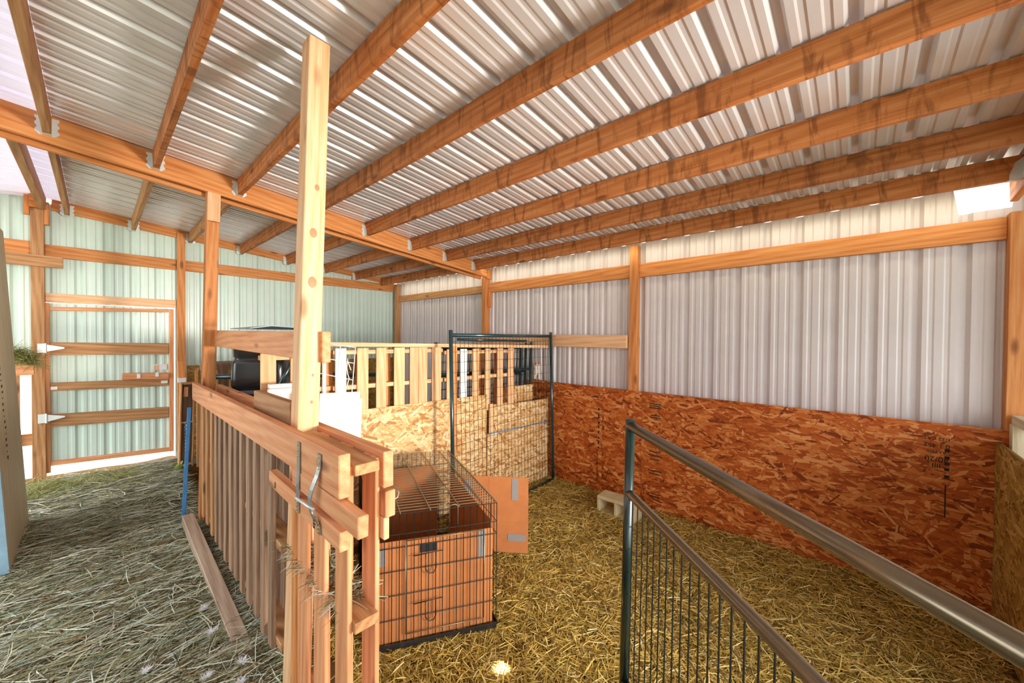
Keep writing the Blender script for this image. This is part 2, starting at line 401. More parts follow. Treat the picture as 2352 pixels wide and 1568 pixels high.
# posts
def post(label, lo, hi, mat='fir', name='post'):
    return tag(bx(name, lo, hi, mat, None, .004, 2), label, 'post')
post('orange post on the right wall between the short low board and long ribbed panels', (3.942, 1.772, 0), (4.026, 1.861, 2.80))
t = post('post at the right wall where the main double rafter lands', (3.942, 4.140, 0), (4.026, 4.229, 2.68))
post('corner post where the back wall meets the right wall', (3.942, 6.637, 0), (4.026, 6.726, 2.80), 'gray_fir')
post('dark brown post at the right edge of the photo below the bright eave', (3.942, -.80, 0), (4.026, -.708, 2.62))
tag(bx('bearing_block', (3.93, 4.10, 2.66), (4.026, 4.138, 2.80), 'fir'), 'small block on top of the wall post under the low end of the main rafter', 'wood block')
tag(bx('cleat', (3.985, 4.085, 2.24), (4.026, 4.137, 2.46), 'fir'), 'narrow cleat on the near side of the wall post below the main rafter', 'wood block')
# left fence post (leans slightly) and freestanding post
t = thing('post', 'tall post at the far end of the slatted fence, topped by a yellow block', 'post', (.62, 4.18, 0))
board('timber', (.632, 4.1825, .1), (.692, 4.1825, 3.06), .089, .089, (0, 1, 0), 'fir', t)
board('bearing_block', (.685, 4.12, 2.77), (.691, 4.12, 3.045), .089, .036, (1, 0, 0), 'post', t)
fpost = tag(board('post', (.598, 1.845, .1), (.683, 1.845, 3.125), .089, .089, (0, 1, 0), 'post'), 'tall pale freestanding post rising from the slatted fence in the middle', 'post')
M['knot'] = plain('knot_wood', rgb(196, 120, 76), .6, 0, .25)
for z, dx, rr in ((2.035, -.002, .021), (2.255, -.004, .018), (2.46, .006, .012), (1.62, .012, .006), (1.5, .010, .007)):
    bm = bmesh.new(); bmesh.ops.create_cone(bm, cap_ends=True, segments=20, radius1=rr, radius2=rr*.9, depth=.0016)
    x = .598+(.683-.598)*(z-.1)/3.025+dx
    link('knot', mesh_of(bm, 'knot', M['knot']), Matrix.Translation((x, 1.8005, z)) @ Matrix.Rotation(PI/2, 4, 'X') @ Matrix.Diagonal((.9, 1.25, 1, 1)), fpost)
# back wall posts
t = thing('post', 'reddish brown post hinging the metal door, with blocks at its top', 'post', (-.43, 6.73, .1))
bx('timber', (-.482, 6.69, .1), (-.385, 6.78, 3.17), 'gray_fir', t)
bx('head_block', (-.487, 6.65, 3.17), (-.399, 6.70, 3.40), 'fir', t, long=0)
bx('head_block', (-.525, 6.69, 3.09), (-.487, 6.74, 3.42), 'fir', t)
bx('head_block', (-.384, 6.67, 3.0), (-.348, 6.722, 3.25), 'fir', t)
t = thing('post', 'brown post on the latch side of the metal door', 'post', (.77, 6.7, .1))
bx('timber', (.727, 6.69, .1), (.812, 6.725, 3.15), 'fir', t); bx('splice_block', (.727, 6.655, 1.17), (.81, 6.689, 1.44), 'fir', t)
bx('bracket', (.722, 6.62, 1.155), (.808, 6.654, 1.215), 'white', t)
# girts
def girt(label, lo, hi, mat='fir'): return tag(bx('girt', lo, hi, mat), label, 'wall board')
GZ = (2.457, 2.603)
girt('long orange upper girt on the right wall, right of the middle post', (3.99, -.707, GZ[0]), (4.027, 1.771, GZ[1]))
girt('upper girt on the right wall between the middle post and rafter post', (3.99, 1.862, GZ[0]), (4.027, 4.139, GZ[1]))
girt('upper girt on the right wall between the rafter post and far corner', (3.99, 4.23, GZ[0]), (4.027, 6.636, GZ[1]-.03), 'gray_fir')
girt('upper girt past the right edge post on the right wall', (3.99, -2.9, GZ[0]), (4.027, -.801, GZ[1]))
girt('short low board with brown knots nailed between two right wall posts', (3.903, 1.87, 1.68), (3.941, 4.29, 1.825), 'post')
girt('long brown girt across the back wall right of the door', (.813, 6.752, 2.655), (3.941, 6.788, 2.795))
girt('girt across the back wall above the door header', (-.384, 6.752, 2.655), (.726, 6.788, 2.795))
girt('short girt on the back wall left of the hinge post', (-2.2, 6.752, 2.665), (-.483, 6.788, 2.81))
girt('short doubled board stub under the back girt crossing the hinge post', (-.9, 6.65, 2.53), (-.25, 6.686, 2.655), 'gray_fir')
girt('bright orange header board directly over the metal door', (-.384, 6.752, 2.145), (.726, 6.788, 2.25), 'post')
# boards in the opening left of the hinge post
girt('lower board across the bright opening at far left', (-1.2, 6.76, .55), (-.483, 6.788, .68), 'gray_fir')
girt('narrow upright stud in the bright opening at far left', (-.66, 6.74, .2), (-.565, 6.778, 1.455), 'gray_fir')
tag(tubes('cord', [[(-.60, 6.70, 1.38), (-.607, 6.70, 1.1), (-.597, 6.70, .9), (-.603, 6.70, .55)]], .006, 'cord'), 'rusty orange cord hanging on the stud at far left', 'cord')

# ------------------------------------------------------------------ door
d = struct(link('door_1', None, Matrix.Translation((.14, 6.76, .25)))); d['label'] = 'ribbed metal door framed with wooden rails, light showing round its edges'
pr = ribbed(-.355, .655, .09, .018, .004)
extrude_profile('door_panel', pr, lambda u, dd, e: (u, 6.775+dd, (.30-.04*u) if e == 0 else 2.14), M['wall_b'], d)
board('stile', (-.375, 6.755, .215), (-.375, 6.755, 2.14), .042, .036, (1, 0, 0), 'rail', d)
board('stile', (.67, 6.755, .235), (.678, 6.755, 2.13), .046, .036, (1, 0, 0), 'rail', d)
def rail(zl0, zl1, zr0, zr1, x0=-.353, x1=.645, y=6.755, mat='rail'):
    board('rail', (x0, y, (zl0+zl1)/2), (x1, y, (zr0+zr1)/2), (zl1-zl0+zr1-zr0)/2, .036, (0, 0, 1), mat, d)
rail(2.052, 2.095, 2.085, 2.125); rail(1.555, 1.688, 1.525, 1.681, mat='gray_fir'); rail(1.145, 1.229, 1.109, 1.213, mat='gray_fir')
rail(.735, .873, .687, .832, mat='gray_fir'); rail(.289, .345, .241, .287)
rail(1.224, 1.312, 1.212, 1.285, .212, .64, 6.72, 'rail')
for x, z in ((.36, 1.262), (.53, 1.27)): bx('latch_clip', (x-.016, 6.695, z-.025), (x+.016, 6.702, z+.03), 'white', d)
bx('latch_clip', (.57, 6.728, 1.15), (.635, 6.737, 1.185), 'white', d); bx('latch_clip', (-.352, 6.73, 1.155), (-.30, 6.737, 1.19), 'white', d)
bx('sticker', (.505, 6.765, 1.325), (.63, 6.769, 1.40), 'white', d); bx('sticker', (.505, 6.762, 1.325), (.55, 6.7645, 1.39), 'post', d)
for z in (1.63, .845):
    bm = bmesh.new()
    for pts in ([(-.44, -.05), (-.385, -.05), (-.385, .05), (-.44, .05)], [(-.375, -.04), (-.25, -.008), (-.242, 0), (-.25, .008), (-.375, .04)]):
        vs = [bm.verts.new((x-.14, 6.732-6.76, zz+z-.25)) for x, zz in pts]; fc = bm.faces.new(vs)
        g = bmesh.ops.extrude_face_region(bm, geom=[fc]); bmesh.ops.translate(bm, vec=(0, -.004, 0), verts=[q for q in g['geom'] if isinstance(q, bmesh.types.BMVert)])
    tubes_bm([[(-.52, -.035, z-.25-.055), (-.52, -.035, z-.25+.055)]], .008, 6, bm)
    link('strap_hinge', mesh_of(bm, 'strap_hinge', M['galv']), Matrix.Translation((.14, 6.66 if False else 6.72, .25)), d)

# ------------------------------------------------------------------ OSB sheets
def osb(name, p0, u, vv, W, Hh, t, mat, label, dens=1., flakes=(.05, .15), cat='wood panel', group=None, ang=.33, parent=None, seed=1):
    """p0 lower corner, u along width, vv up; face normal = u x vv; flakes lie on that face"""
    r = np.random.default_rng(seed)
    u = Vector(u).normalized(); vv = Vector(vv).normalized(); n = u.cross(vv)
    Mw = Matrix(((u.x, vv.x, n.x, p0[0]), (u.y, vv.y, n.y, p0[1]), (u.z, vv.z, n.z, p0[2]), (0, 0, 0, 1)))
    N = int(W*Hh*1500*dens)
    cx, cy = r.uniform(0, W, N), r.uniform(0, Hh, N); L = r.uniform(*flakes, N)/2; wd = r.uniform(.008, .040, N)/2
    th = np.where(r.random(N) < .8, r.normal(-.12, ang, N), r.uniform(-1.6, 1.6, N)); c, s = np.cos(th), np.sin(th)
    k = r.uniform(-.6, .6, (N, 2))*wd[:, None]*2; z = r.uniform(.0003, .0018, N)
    px = np.stack([-L-k[:, 0], L-k[:, 1], L+k[:, 1], -L+k[:, 0]], 1); py = np.stack([-wd, -wd*r.uniform(.5, 1, N), wd, wd*r.uniform(.5, 1, N)], 1)
    x = np.clip(cx[:, None]+px*c[:, None]-py*s[:, None], 0, W); y = np.clip(cy[:, None]+px*s[:, None]+py*c[:, None], 0, Hh)
    zz = np.clip(z[:, None]+r.normal(0, .0006, (N, 4)), .0002, .0035)
    v = np.stack([x, y, zz], -1).reshape(-1, 3); q = np.arange(N*4).reshape(-1, 4)
    b = np.array([(0, 0, 0), (W, 0, 0), (W, Hh, 0), (0, Hh, 0), (0, 0, -t), (W, 0, -t), (W, Hh, -t), (0, Hh, -t)])
    bq = np.array([(0, 1, 2, 3), (5, 4, 7, 6), (4, 5, 1, 0), (3, 2, 6, 7), (4, 0, 3, 7), (1, 5, 6, 2)])+len(v)
    o = link(name, np_mesh(name, np.concatenate([v, b]), np.concatenate([q, bq]), M[mat]), Mw, parent)
    if label: tag(o, label, cat, group)
    return o
G = 'strand board sheets lining the right wall'
XO = 3.93
ob1 = osb('strand_board', (XO, 3.32, -.02), (0, -1, 0), (0, 0, 1), 1.155, 1.242, .011, 'osb_red', 'orange strand board at the back end of the right wall beside the wire panel', group=G, seed=3)
ob2 = osb('strand_board', (XO, 2.163, -.02), (0, -1, 0), (0, 0, 1), .463, 1.242, .011, 'osb_red', 'narrow strand board strip on the right wall below the middle post', group=G, seed=4)
ob3 = osb('strand_board', (XO, 1.698, -.02), (0, -1, 0), (0, 0, 1), 2.44, 1.242, .011, 'osb_red', 'largest orange strand board on the right wall, stamped with black ink', group=G, seed=5)
osb('strand_board', (XO, -.745, -.02), (0, -1, 0), (0, 0, 1), 2.2, 1.242, .011, 'osb_red', 'strand board on the right wall beyond the half wall at the right edge', group=G, seed=6, dens=.4)
osb('strand_board', (3.90, -.666, -.02), (-1, 0, 0), (0, 0, 1), 1.3, 1.165, .022, 'osb_grey', 'weathered yellowish half wall at the right edge of the photo', seed=7, ang=.5)
osb('strand_board', (.83, 6.745, .1), (1, 0, 0), (0, 0, 1), 3.1, 1.27, .011, 'osb_grey', 'low strand board along the foot of the back wall behind the pallets', seed=8, ang=.5)

# mill stamps on the right wall
def stamp(parent, y, z, lines, size=.05, bar=None):
    for i, (s, sc) in enumerate(lines):
        cu = bpy.data.curves.new('mill_stamp', 'FONT'); cu.body = s; cu.size = size*sc; cu.align_x = 'CENTER'; cu.extrude = .0002; cu.materials.append(M['ink'])
        # upside down, facing -x
        R = Matrix(((0, 0, -1), (1, 0, 0), (0, -1, 0))).to_4x4()
        tmp = bpy.data.objects.new('tmp', cu); COL.objects.link(tmp); dg = bpy.context.evaluated_depsgraph_get()
        me = bpy.data.meshes.new_from_object(tmp.evaluated_get(dg)); bpy.data.objects.remove(tmp); bpy.data.curves.remove(cu)
        link('mill_stamp', me, Matrix.Translation((XO-.0042, y, z-i*size*1.15)) @ R, parent)
stamp(ob3, -.415, 1.125, [('1/32 CAT', .8), ('0 1 452', 1.), ('RATED', .7), ('40/20', 1.25), ('IIII', 1.1)], .040)
def ink(parent, lo, hi): bx('ink_mark', lo, hi, 'ink', parent, 0)
ink(ob3, (XO-.0045, -.462, .58), (XO-.0035, -.456, .80)); ink(ob3, (XO-.0045, -.46, .585), (XO-.0035, -.37, .589)); ink(ob3, (XO-.0045, -.46, .74), (XO-.0035, -.36, .744))
for z in (.85, .90, .94, .98, 1.03): ink(ob3, (XO-.0045, -.475, z), (XO-.0035, -.452, z+.02))
for z, w in ((1.10, .06), (1.08, .05), (1.06, .06), (.98, .05), (.96, .06), (.6, .06), (.56, .07), (.52, .05), (.40, .07), (.37, .06), (.16, .06), (.13, .05)): ink(ob3, (XO-.0045, 1.55-w, z), (XO-.0035, 1.55+w, z+.009))
for z, h in ((.95, .03), (.86, .05), (.79, .03), (.74, .03), (.68, .03), (.62, .02), (.56, .04), (.51, .02)): ink(ob1, (XO-.0045, 2.20, z), (XO-.0035, 2.217, z+h))
ink(ob1, (XO-.0045, 2.222, .12), (XO-.0035, 2.228, .46)); ink(ob1, (XO-.0045, 2.22, 1.10), (XO-.0035, 2.29, 1.112))

# ------------------------------------------------------------------ slatted fence (two pallets between rails)
FA, FB = Vector((.531, 1.2, 0)), Vector((.569, 4.2, 0))
fd = (FB-FA).normalized()
def fp(y, dx, z):
    p = FA+fd*(y-1.2); return (p.x+dx, y, z)
tag(board('fence_rail', fp(1.2, 0, 1.35), fp(4.2, 0, 1.312), .14, .038, (0, 0, 1), 'rail'), 'long pinkish rail along the aisle side of the slatted fence', 'fence rail')
tag(board('fence_rail', fp(1.2, .153, 1.335), fp(4.12, .153, 1.30), .125, .038, (0, 0, 1), 'rail'), 'rail along the pen side of the slatted fence, orange on its inner face', 'fence rail')
tag(board('fence_rail', (.70, 1.77, 1.745), (.717, 4.33, 1.765), .14, .038, (0, 0, 1), 'rail'), 'upper rail joining the two tall posts above the slatted fence', 'fence rail')
p1 = thing('wooden_pallet', 'weathered pallet standing on edge as the aisle side of the fence', 'pallet', fp(3, .06, .26))
ysl = [3.956, 3.767, 3.568, 3.409, 3.253, 3.086, 2.926, 2.786, 2.645, 2.481, 2.333, 2.188, 2.056]
for i, y in enumerate(ysl):
    w = .066 if i not in (3, 8) else .058
    board('slat', fp(y+w/2, .028, .285+.01*math.sin(i*2.1)), fp(y+w/2, .028, 1.34), w, .020, (0, 1, 0), 'weath' if i > 2 else 'gray_fir', p1)
for k in range(18): board('slat', fp(2.04+.117*k, .125, .28), fp(2.03+.117*k, .125, 1.27), .109, .016, (0, 1, 0), 'weath', p1)
for z in (.33, .80, 1.241): board('stringer', fp(1.97, .077, z), fp(4.06, .077, z), .085, .036, (1, 0, 0), 'gray_fir', p1)
p2 = thing('wooden_pallet', 'newer pallet standing on edge at the near end of the fence', 'pallet', fp(1.5, .06, .2))
for y0, y1 in ((1.72, 1.776), (1.598, 1.70), (1.417, 1.52), (1.225, 1.322)):
    board('slat', fp((y0+y1)/2, .028, .18), fp((y0+y1)/2, .028, 1.37), y1-y0, .017, (0, 1, 0), 'rail' if y0 < 1.7 else 'fir', p2)
for y0, y1 in ((1.65, 1.74), (1.43, 1.52), (1.225, 1.325)):
    board('slat', fp((y0+y1)/2, .125, .18), fp((y0+y1)/2, .125, 1.375), y1-y0, .017, (0, 1, 0), 'rail', p2)
for z in (.3, .835, 1.357): board('stringer', fp(1.20, .077, z), fp(1.78, .077, z), .085, .036, (1, 0, 0), 'gray_fir', p2)
tag(board('skid_board', (.507, 4.1, .262), (.497, 2.0, .16), .075, .08, (1, 0, 0), 'skid'), 'grey dusty board lying in the hay along the foot of the fence', 'board')
# latch
t = thing('gate_latch', 'wooden sliding latch held by two bent steel straps at the fence end', 'latch', (.50, 1.5, 1.2))
board('fixed_bar', (.529, 1.193, 1.145), (.531, 1.925, 1.165), .064, .034, (0, 0, 1), 'rail', t)
board('sliding_bar', (.529, 1.07, 1.233), (.531, 1.63, 1.25), .068, .034, (0, 0, 1), 'rail', t)
def strap(pts, w=.026):
    bm = bmesh.new(); vs = []
    for x, y, z in pts:
        vs.append([bm.verts.new((x-.50+dx, y-1.5+s*w/2, z-1.2)) for dx in (0, -.003) for s in (-1, 1)])
    for a, b in zip(vs, vs[1:]):
        for i, j in ((0, 1), (1, 3), (3, 2), (2, 0)): bm.faces.new((a[i], a[j], b[j], b[i]))
    bm.faces.new(vs[0]); bm.faces.new(vs[-1])
    bmesh.ops.recalc_face_normals(bm, faces=bm.faces)
    return link('steel_strap', mesh_of(bm, 'steel_strap', M['strap']), WM[t].copy(), t)
s1 = strap([(.5135, 1.553, 1.395), (.5135, 1.553, 1.29), (.5105, 1.552, 1.24), (.5105, 1.552, 1.20), (.5105, 1.552, 1.13)])
s2 = strap([(.511, 1.348, 1.395), (.511, 1.350, 1.35), (.507, 1.356, 1.322), (.501, 1.366, 1.295), (.496, 1.376, 1.268), (.493, 1.384, 1.24), (.493, 1.386, 1.215), (.496, 1.380, 1.19), (.502, 1.366, 1.17), (.509, 1.350, 1.152), (.510, 1.347, 1.122)])
for st, y in ((s1, 1.553), (s2, 1.347)):
    for z in (1.385, 1.365, 1.345, 1.16, 1.145, 1.132):
        x = (.511 if z > 1.3 else .508) if st is s1 else (.5085 if z > 1.3 else .507)
        tubes('screw', [[(x, y, z), (x-.003, y, z)]], .004, 'brass', st, 8)
tubes('bolt', [[(.488, 1.50, 1.192), (.488, 1.503, 1.205), (.49, 1.40, 1.208), (.493, 1.35, 1.21)]], .005, 'galv', t)
tubes('nail_mark', [[(.5115, 1.83, 1.17), (.5115, 1.83, 1.145)]], .0015, 'ink', t)
for k in range(4): bx('grade_stamp', (.5108, 1.395-.006*(k % 2), 1.122+.012*k), (.5118, 1.407, 1.130+.012*k), 'ink', t, 0)
# pen side blocks at the fence end
tag(bx('wood_block', (.667, 1.19, 1.17), (.705, 1.262, 1.262), 'rail'), 'small weathered block on the pen side of the fence end, upper', 'wood block')
tag(bx('wood_block', (.667, 1.20, 1.09), (.688, 1.262, 1.168), 'post'), 'yellowish block under the weathered block at the fence end', 'wood block')
tag(board('batten', (.495, 4.26, .15), (.545, 4.30, 1.16), .028, .012, (1, 0, 0), 'blue'), 'bright blue batten leaning at the far end of the fence', 'batten')

# ------------------------------------------------------------------ pallet wall
wd = Vector((3.17, -.33, 0)).normalized(); W0 = Vector((.7, 3.26, 0)); wn = Vector((wd.y, -wd.x, 0))   # wn points to the camera side
if wn.y > 0: wn = -wn
def wp(x, off, z):
    s = (x-W0.x)/wd.x; p = W0+wd*s+wn*off; return (p.x, p.y, z)
tag(board('cap_rail', wp(1.12, .0, 1.728), wp(3.86, .0, 1.675), .085, .034, tuple(wn), 'post'), 'pale cap rail lying along the top of the pallet wall', 'fence rail')
pal = []
def vpal(label, x0, x1, slats, zt, zb, zm, mat='pine', group='pallets standing along the pen back'):
    t = thing('wooden_pallet', label, 'pallet', wp((x0+x1)/2, -.05, zb), group)
    for a, b, m in slats: board('slat', wp((a+b)/2, .0, zb), wp((a+b)/2, .0, zt), (b-a)/wd.x, .016, tuple(wd), m, t)
    for z in (zb+.03, zm, zt-.035): board('stringer', wp(x0, -.052, z), wp(x1, -.052, z), .036, .085, (0, 0, 1), mat, t)
    for a, b in ((x0+.45, x0+.53), (x0+.72, x0+.80)): board('slat', wp((a+b)/2, -.105, zb), wp((a+b)/2, -.105, zt), (b-a)/wd.x, .016, tuple(wd), 'fir', t)
    return t
vpal('left pallet of the pen back, two slats seen between the tall posts', .812, 1.30, [(.813, .912, 'pine'), (1.007, 1.052, 'pine'), (1.233, 1.262, 'white_wood')], 1.66, 1.08, 1.36)
vpal('middle pallet of the pen back with six pale upright slats', 1.32, 2.36, [(1.332, 1.419, 'white_wood'), (1.508, 1.605, 'pine'), (1.674, 1.766, 'pine'), (1.84, 1.942, 'pine'), (1.994, 2.084, 'pine'), (2.087, 2.177, 'pine'), (2.229, 2.332, 'pine')], 1.69, 1.0, 1.355)
vpal('right pallet of the pen back seen through the wire panel', 2.38, 3.33, [(2.398, 2.47, 'pine'), (2.56, 2.643, 'white'), (2.716, 2.796, 'pine'), (2.885, 2.958, 'pine'), (3.058, 3.141, 'pine'), (3.22, 3.308, 'pine')], 1.665, .98, 1.355)
def osbw(x0, x1, z0, z1, off, label, seed):
    p = wp(x0, off, z0); return osb('strand_board', p, tuple(wd), (0, 0, 1), (x1-x0)/wd.x, z1-z0, .011, 'osb_pale', label, group='pale strand boards across the pen back', seed=seed, ang=.6)
osbw(1.20, 2.90, -.02, 1.158, .022, 'large pale strand board sheet on the pen back behind the wire crate', 21)
osbw(2.93, 3.88, .725, 1.016, .024, 'narrow strand board strip above the blue line behind the wire panel', 22)
osbw(2.91, 3.88, -.02, .718, .024, 'lower strand board behind the wire panel, dirty at the bottom', 23)
osbw(3.20, 3.76, .9, 1.193, -.13, 'short strand board piece behind the pallet near the cat', 24)
tag(board('post_shadow_strip', wp(2.468, .035, .0), wp(2.468, .035, 1.70), .06, .016, tuple(wd), 'fir'), 'orange strip imitating the shadow left of the wire panel post', 'board')  # added strip imitating the shadow of the panel post on the boards
tag(board('blue_strip', wp(2.92, .028, .7215), wp(3.87, .028, .7195), .009, .004, (0, 0, 1), 'blue'), 'thin blue strip between the two strand boards behind the wire panel', 'strip')
tag(board('gap_board', wp(2.955, .03, .735), wp(2.955, .03, 1.05), .06, .012, tuple(wd), 'pine'), 'short upright board beside the dark slot behind the wire panel', 'board')

# ------------------------------------------------------------------ wire panels
def wire_panel(name, label, A, B, z0, z1, r, sv, sh, frame_mat, wire_mat, lean=(0, 0), group=None, wr=.0021, mesh_z=(0, 9), spigot=.03, cat='wire panel', midrail=None, ztilt=0):
    A, B = Vector((A[0], A[1], 0)), Vector((B[0], B[1], 0)); L = Vector((lean[0], lean[1], 0))
    t = thing(name, label, cat, (A.x, A.y, z0), group)
    P = lambda s, z: A.lerp(B, s)+L*((z-z0)/(z1-z0))+Vector((0, 0, z))
    tubes('upright', [[P(0, z0), P(0, z1+spigot)]], r, frame_mat, t, 12); tubes('upright', [[P(1, z0), P(1, z1+spigot)]], r, frame_mat, t, 12)
    tubes('top_rail', [[P(0, z1-r), P(1, z1-r)]], r, frame_mat, t, 12); tubes('bottom_rail', [[P(0, z0+.015), P(1, z0+.015)]], r, frame_mat, t, 12)
    if midrail: tubes('middle_rail', [[P(0, midrail), P(1, midrail)]], r, frame_mat, t, 12)
    n = max(2, int((B-A).length/sv)); lo = max(z0+.05, mesh_z[0]); hi = min(z1-.02, mesh_z[1]); ln = []
    for i in range(1, n): ln.append([P(i/n, lo), P(i/n, hi)])
    k = 0
    while hi-.06-k*sh > lo: ln.append([P(0, hi-.06-k*sh), P(1, hi-.06-k*sh)]); k += 1
    tubes('wire_mesh', ln, wr, wire_mat, t, 4)
    return t
wire_panel('kennel_panel', 'tall green wire kennel panel standing in front of the pen back', (2.237, 2.757), (3.868, 2.807), 0, 1.826, .0185, .056, .098, 'green', 'wire', (0, .06))
for k in range(3):
    wire_panel('kennel_panel', ['first spare wire panel leaning in the stack behind the pallets', 'middle spare wire panel leaning in the stack behind the pallets', 'rearmost spare wire panel leaning in the stack behind the pallets'][k],
               (2.36+.04*k, 3.30+.07*k), (3.76-.035*k, 3.13+.06*k), .02, 1.70-.015*k, .018, .05, .1, 'green', 'wire', (.10, .05), 'spare wire panels behind the pallets', midrail=1.38-.03*k, wr=.0022)
tag(tubes('loose_tube', [[(2.60, 3.16, 1.765), (3.62, 3.06, 1.745)]], .015, 'green', None, 10), 'loose green tube lying on the cap rail behind the wire panel', 'tube')
tag(tubes('tube_rail', [[(.66, 4.45, 1.405), (2.3, 4.30, 1.33)]], .026, 'green', None, 12), 'dark green tube crossing behind the tub and pallets', 'tube')
# gate in the right foreground
gd = Vector((-.668, -.744, 0)); G0 = Vector((1.648, .765, 0)); GL = 2.15
t = thing('livestock_gate', 'dark tubular livestock gate with wire mesh in the right foreground', 'gate', (1.61, .765, 0))
P = lambda s, z: G0+gd*s+Vector((-.042*(1.4-z)/1.4, 0, z))
tubes('end_post', [[P(0, .03), P(0, 1.425)]], .021, 'gate', t, 16)
tubes('end_post', [[P(GL, .22), P(GL, 1.425)]], .021, 'gate', t, 16)
tubes('top_rail', [[P(0, 1.395), P(GL, 1.395)]], .0215, 'bronze', t, 20)
mid = []
for i in range(41):
    s = GL*i/40; mid.append(P(s, 1.09-.0*s))
tubes('middle_rail', [mid], .0195, 'bronze', t, 16)
tubes('bottom_rail', [[P(0, .24), P(GL, .24)]], .0195, 'gate', t, 12)
ln = [[P(.05*k, .24), P(.05*k, 1.085)] for k in range(1, int(GL/.05))]
tubes('vertical_wires', ln, .0028, 'wire', t, 5)
tubes('horizontal_wires', [[P(0, z)+Vector((.004, -.004, 0)), P(GL, z)+Vector((.004, -.004, 0))] for z in np.arange(.345, 1.0, .1)], .0022, 'wire_lit', t, 5)
# small wire grid behind the white board
t = thing('wire_grid', 'short piece of white wire grid rising behind the white board', 'wire grid', (1.2, 2.9, 1.2))
tubes('wires', [[(1.19, 2.9, 1.73), (1.365, 2.9, 1.705)], [(1.365, 2.9, 1.71), (1.325, 2.9, 1.2), (1.30, 2.9, .02)], [(1.15, 2.9, 1.625), (1.352, 2.9, 1.582)], [(1.10, 2.9, 1.52), (1.343, 2.9, 1.452)], [(1.248, 2.9, 1.72), (1.205, 2.9, 1.2), (1.19, 2.9, .02)], [(1.13, 2.9, 1.62), (1.11, 2.9, 1.2)]], .004, 'wire_w', t, 6)
tubes('twine', [[(1.30, 2.89, 1.62), (1.292, 2.89, 1.55), (1.30, 2.89, 1.50), (1.31, 2.89, 1.47), (1.297, 2.89, 1.42), (1.31, 2.89, 1.38)], [(1.30, 2.89, 1.60), (1.325, 2.89, 1.53)]], .0035, 'white', t, 6)

# ------------------------------------------------------------------ wire crate with cardboard
Bc = Vector((1.66, 1.63, 0)); e1 = Vector((.859, -.513, 0)).normalized(); e2 = Vector((.393, .92, 0)).normalized()
CW, CL, CH = .74, 1.16, .775
Ac = Bc-e1*CW; Cc = Bc+e2*CL; Dc = Ac+e2*CL
t = thing('dog_crate', 'black wire dog crate lined with cardboard on the straw', 'wire crate', tuple(Ac.lerp(Cc, .5)))
Zv = Vector((0, 0, 1))
def grid(P0, ud, ul, vd, vl, us, vs):
    return [[P0+ud*a, P0+ud*a+vd*vl] for a in us]+[[P0+vd*b, P0+vd*b+ud*ul] for b in vs]
hz = [.03, .17, .31, .45, .585, .66, .775]
tubes('front_grid', grid(Ac+Zv*.0, e1, CW, Zv, CH, np.linspace(0, CW, 19), hz), .0026, 'wire', t, 5)
tubes('side_grid', grid(Bc, e2, CL, Zv, CH, np.linspace(0, CL, 26), hz), .0023, 'wire', t, 5)
tubes('side_grid', grid(Ac, e2, CL, Zv, CH, np.linspace(0, CL, 22), hz), .0018, 'wire', t, 5)
tubes('back_grid', grid(Dc, e1, CW, Zv, CH, np.linspace(0, CW, 20), list(np.linspace(.05, CH, 20))), .0022, 'wire', t, 5)
tubes('roof_grid', [[Ac+e2*a+Zv*CH, Bc+e2*a+Zv*CH] for a in np.linspace(0, CL, 30)], .0024, 'wire_lit', t, 5)
tubes('roof_bars', [[Ac+e1*a+Zv*(CH+.004), Dc+e1*a+Zv*(CH+.004)] for a in (0, .17, .34, .51, .66, CW)], .0038, 'wire_lit', t, 6)
for a, b, l in ((Ac-e2*.008, e1, CW), (Bc+e1*.008, e2, CL), (Dc+e2*.008, e1, CW), (Ac-e1*.008, e2, CL)): board('tray_lip', tuple(a+Zv*.022), tuple(a+b*l+Zv*.022), .035, .006, (0, 0, 1), 'black', t, .001)
dr = tubes('door', grid(Ac+e1*.20-e2*.006+Zv*.08, e1, .46, Zv, .54, (0, .46), (0, .54)), .003, 'wire_lit', t, 6)
for z in (.44, .16):
    q = Ac+e1*.31-e2*.012+Zv*z
    tubes('latch', [[q-e1*.07+Zv*.09, q+e1*.1+Zv*.10], [q+Zv*.09, q-Zv*.0, q+e1*.02-Zv*.025, q+e1*.045-Zv*.025, q+e1*.06, q+e1*.06+Zv*.1]], .0028, 'wire', dr, 6)
q = Ac+e1*.45+Zv*CH
tubes('handle_loop', [[q-Zv*.08, q+Zv*.01, q+e1*.015+Zv*.022, q+e1*.035+Zv*.022, q+e1*.05+Zv*.01, q+e1*.05-Zv*.1]], .0028, 'wire_lit', t, 6)
q = Ac+e1*.18+e2*.22+Zv*(CH+.01)
tubes('twist_wire', [[q-e1*.12-e2*.10, q-e1*.06-e2*.09+Zv*.01, q-e2*.03+Zv*.015, q+e1*.015+e2*.03+Zv*.02, q+e1*.01+e2*.06+Zv*.02]], .004, 'galv', t, 6)
def sheet(label, P0, ud, ul, vl, th=.005, group='cardboard linings of the wire crate'):
    ud = ud.normalized(); p0 = P0+Zv*(vl/2)
    return tag(board('cardboard_sheet', tuple(p0), tuple(p0+ud*ul), vl, th, (0, 0, 1), 'card', None, .001), label, 'cardboard', group)
c = sheet('cardboard lining the front of the wire crate, patched with tape', Ac+e1*.012+e2*.02+Zv*.03, e1, CW-.03, .585)
def patch(par, P0, ud, a, b, w, h, nrm, mat):
    p = P0+ud*a+Zv*b; p = p+nrm*.005
    board('tape_patch', tuple(p), tuple(p+ud*w), h, .0015, (0, 0, 1), mat, par, 0)
P0 = Ac+e1*.012+e2*.02+Zv*.03; nn = -e2
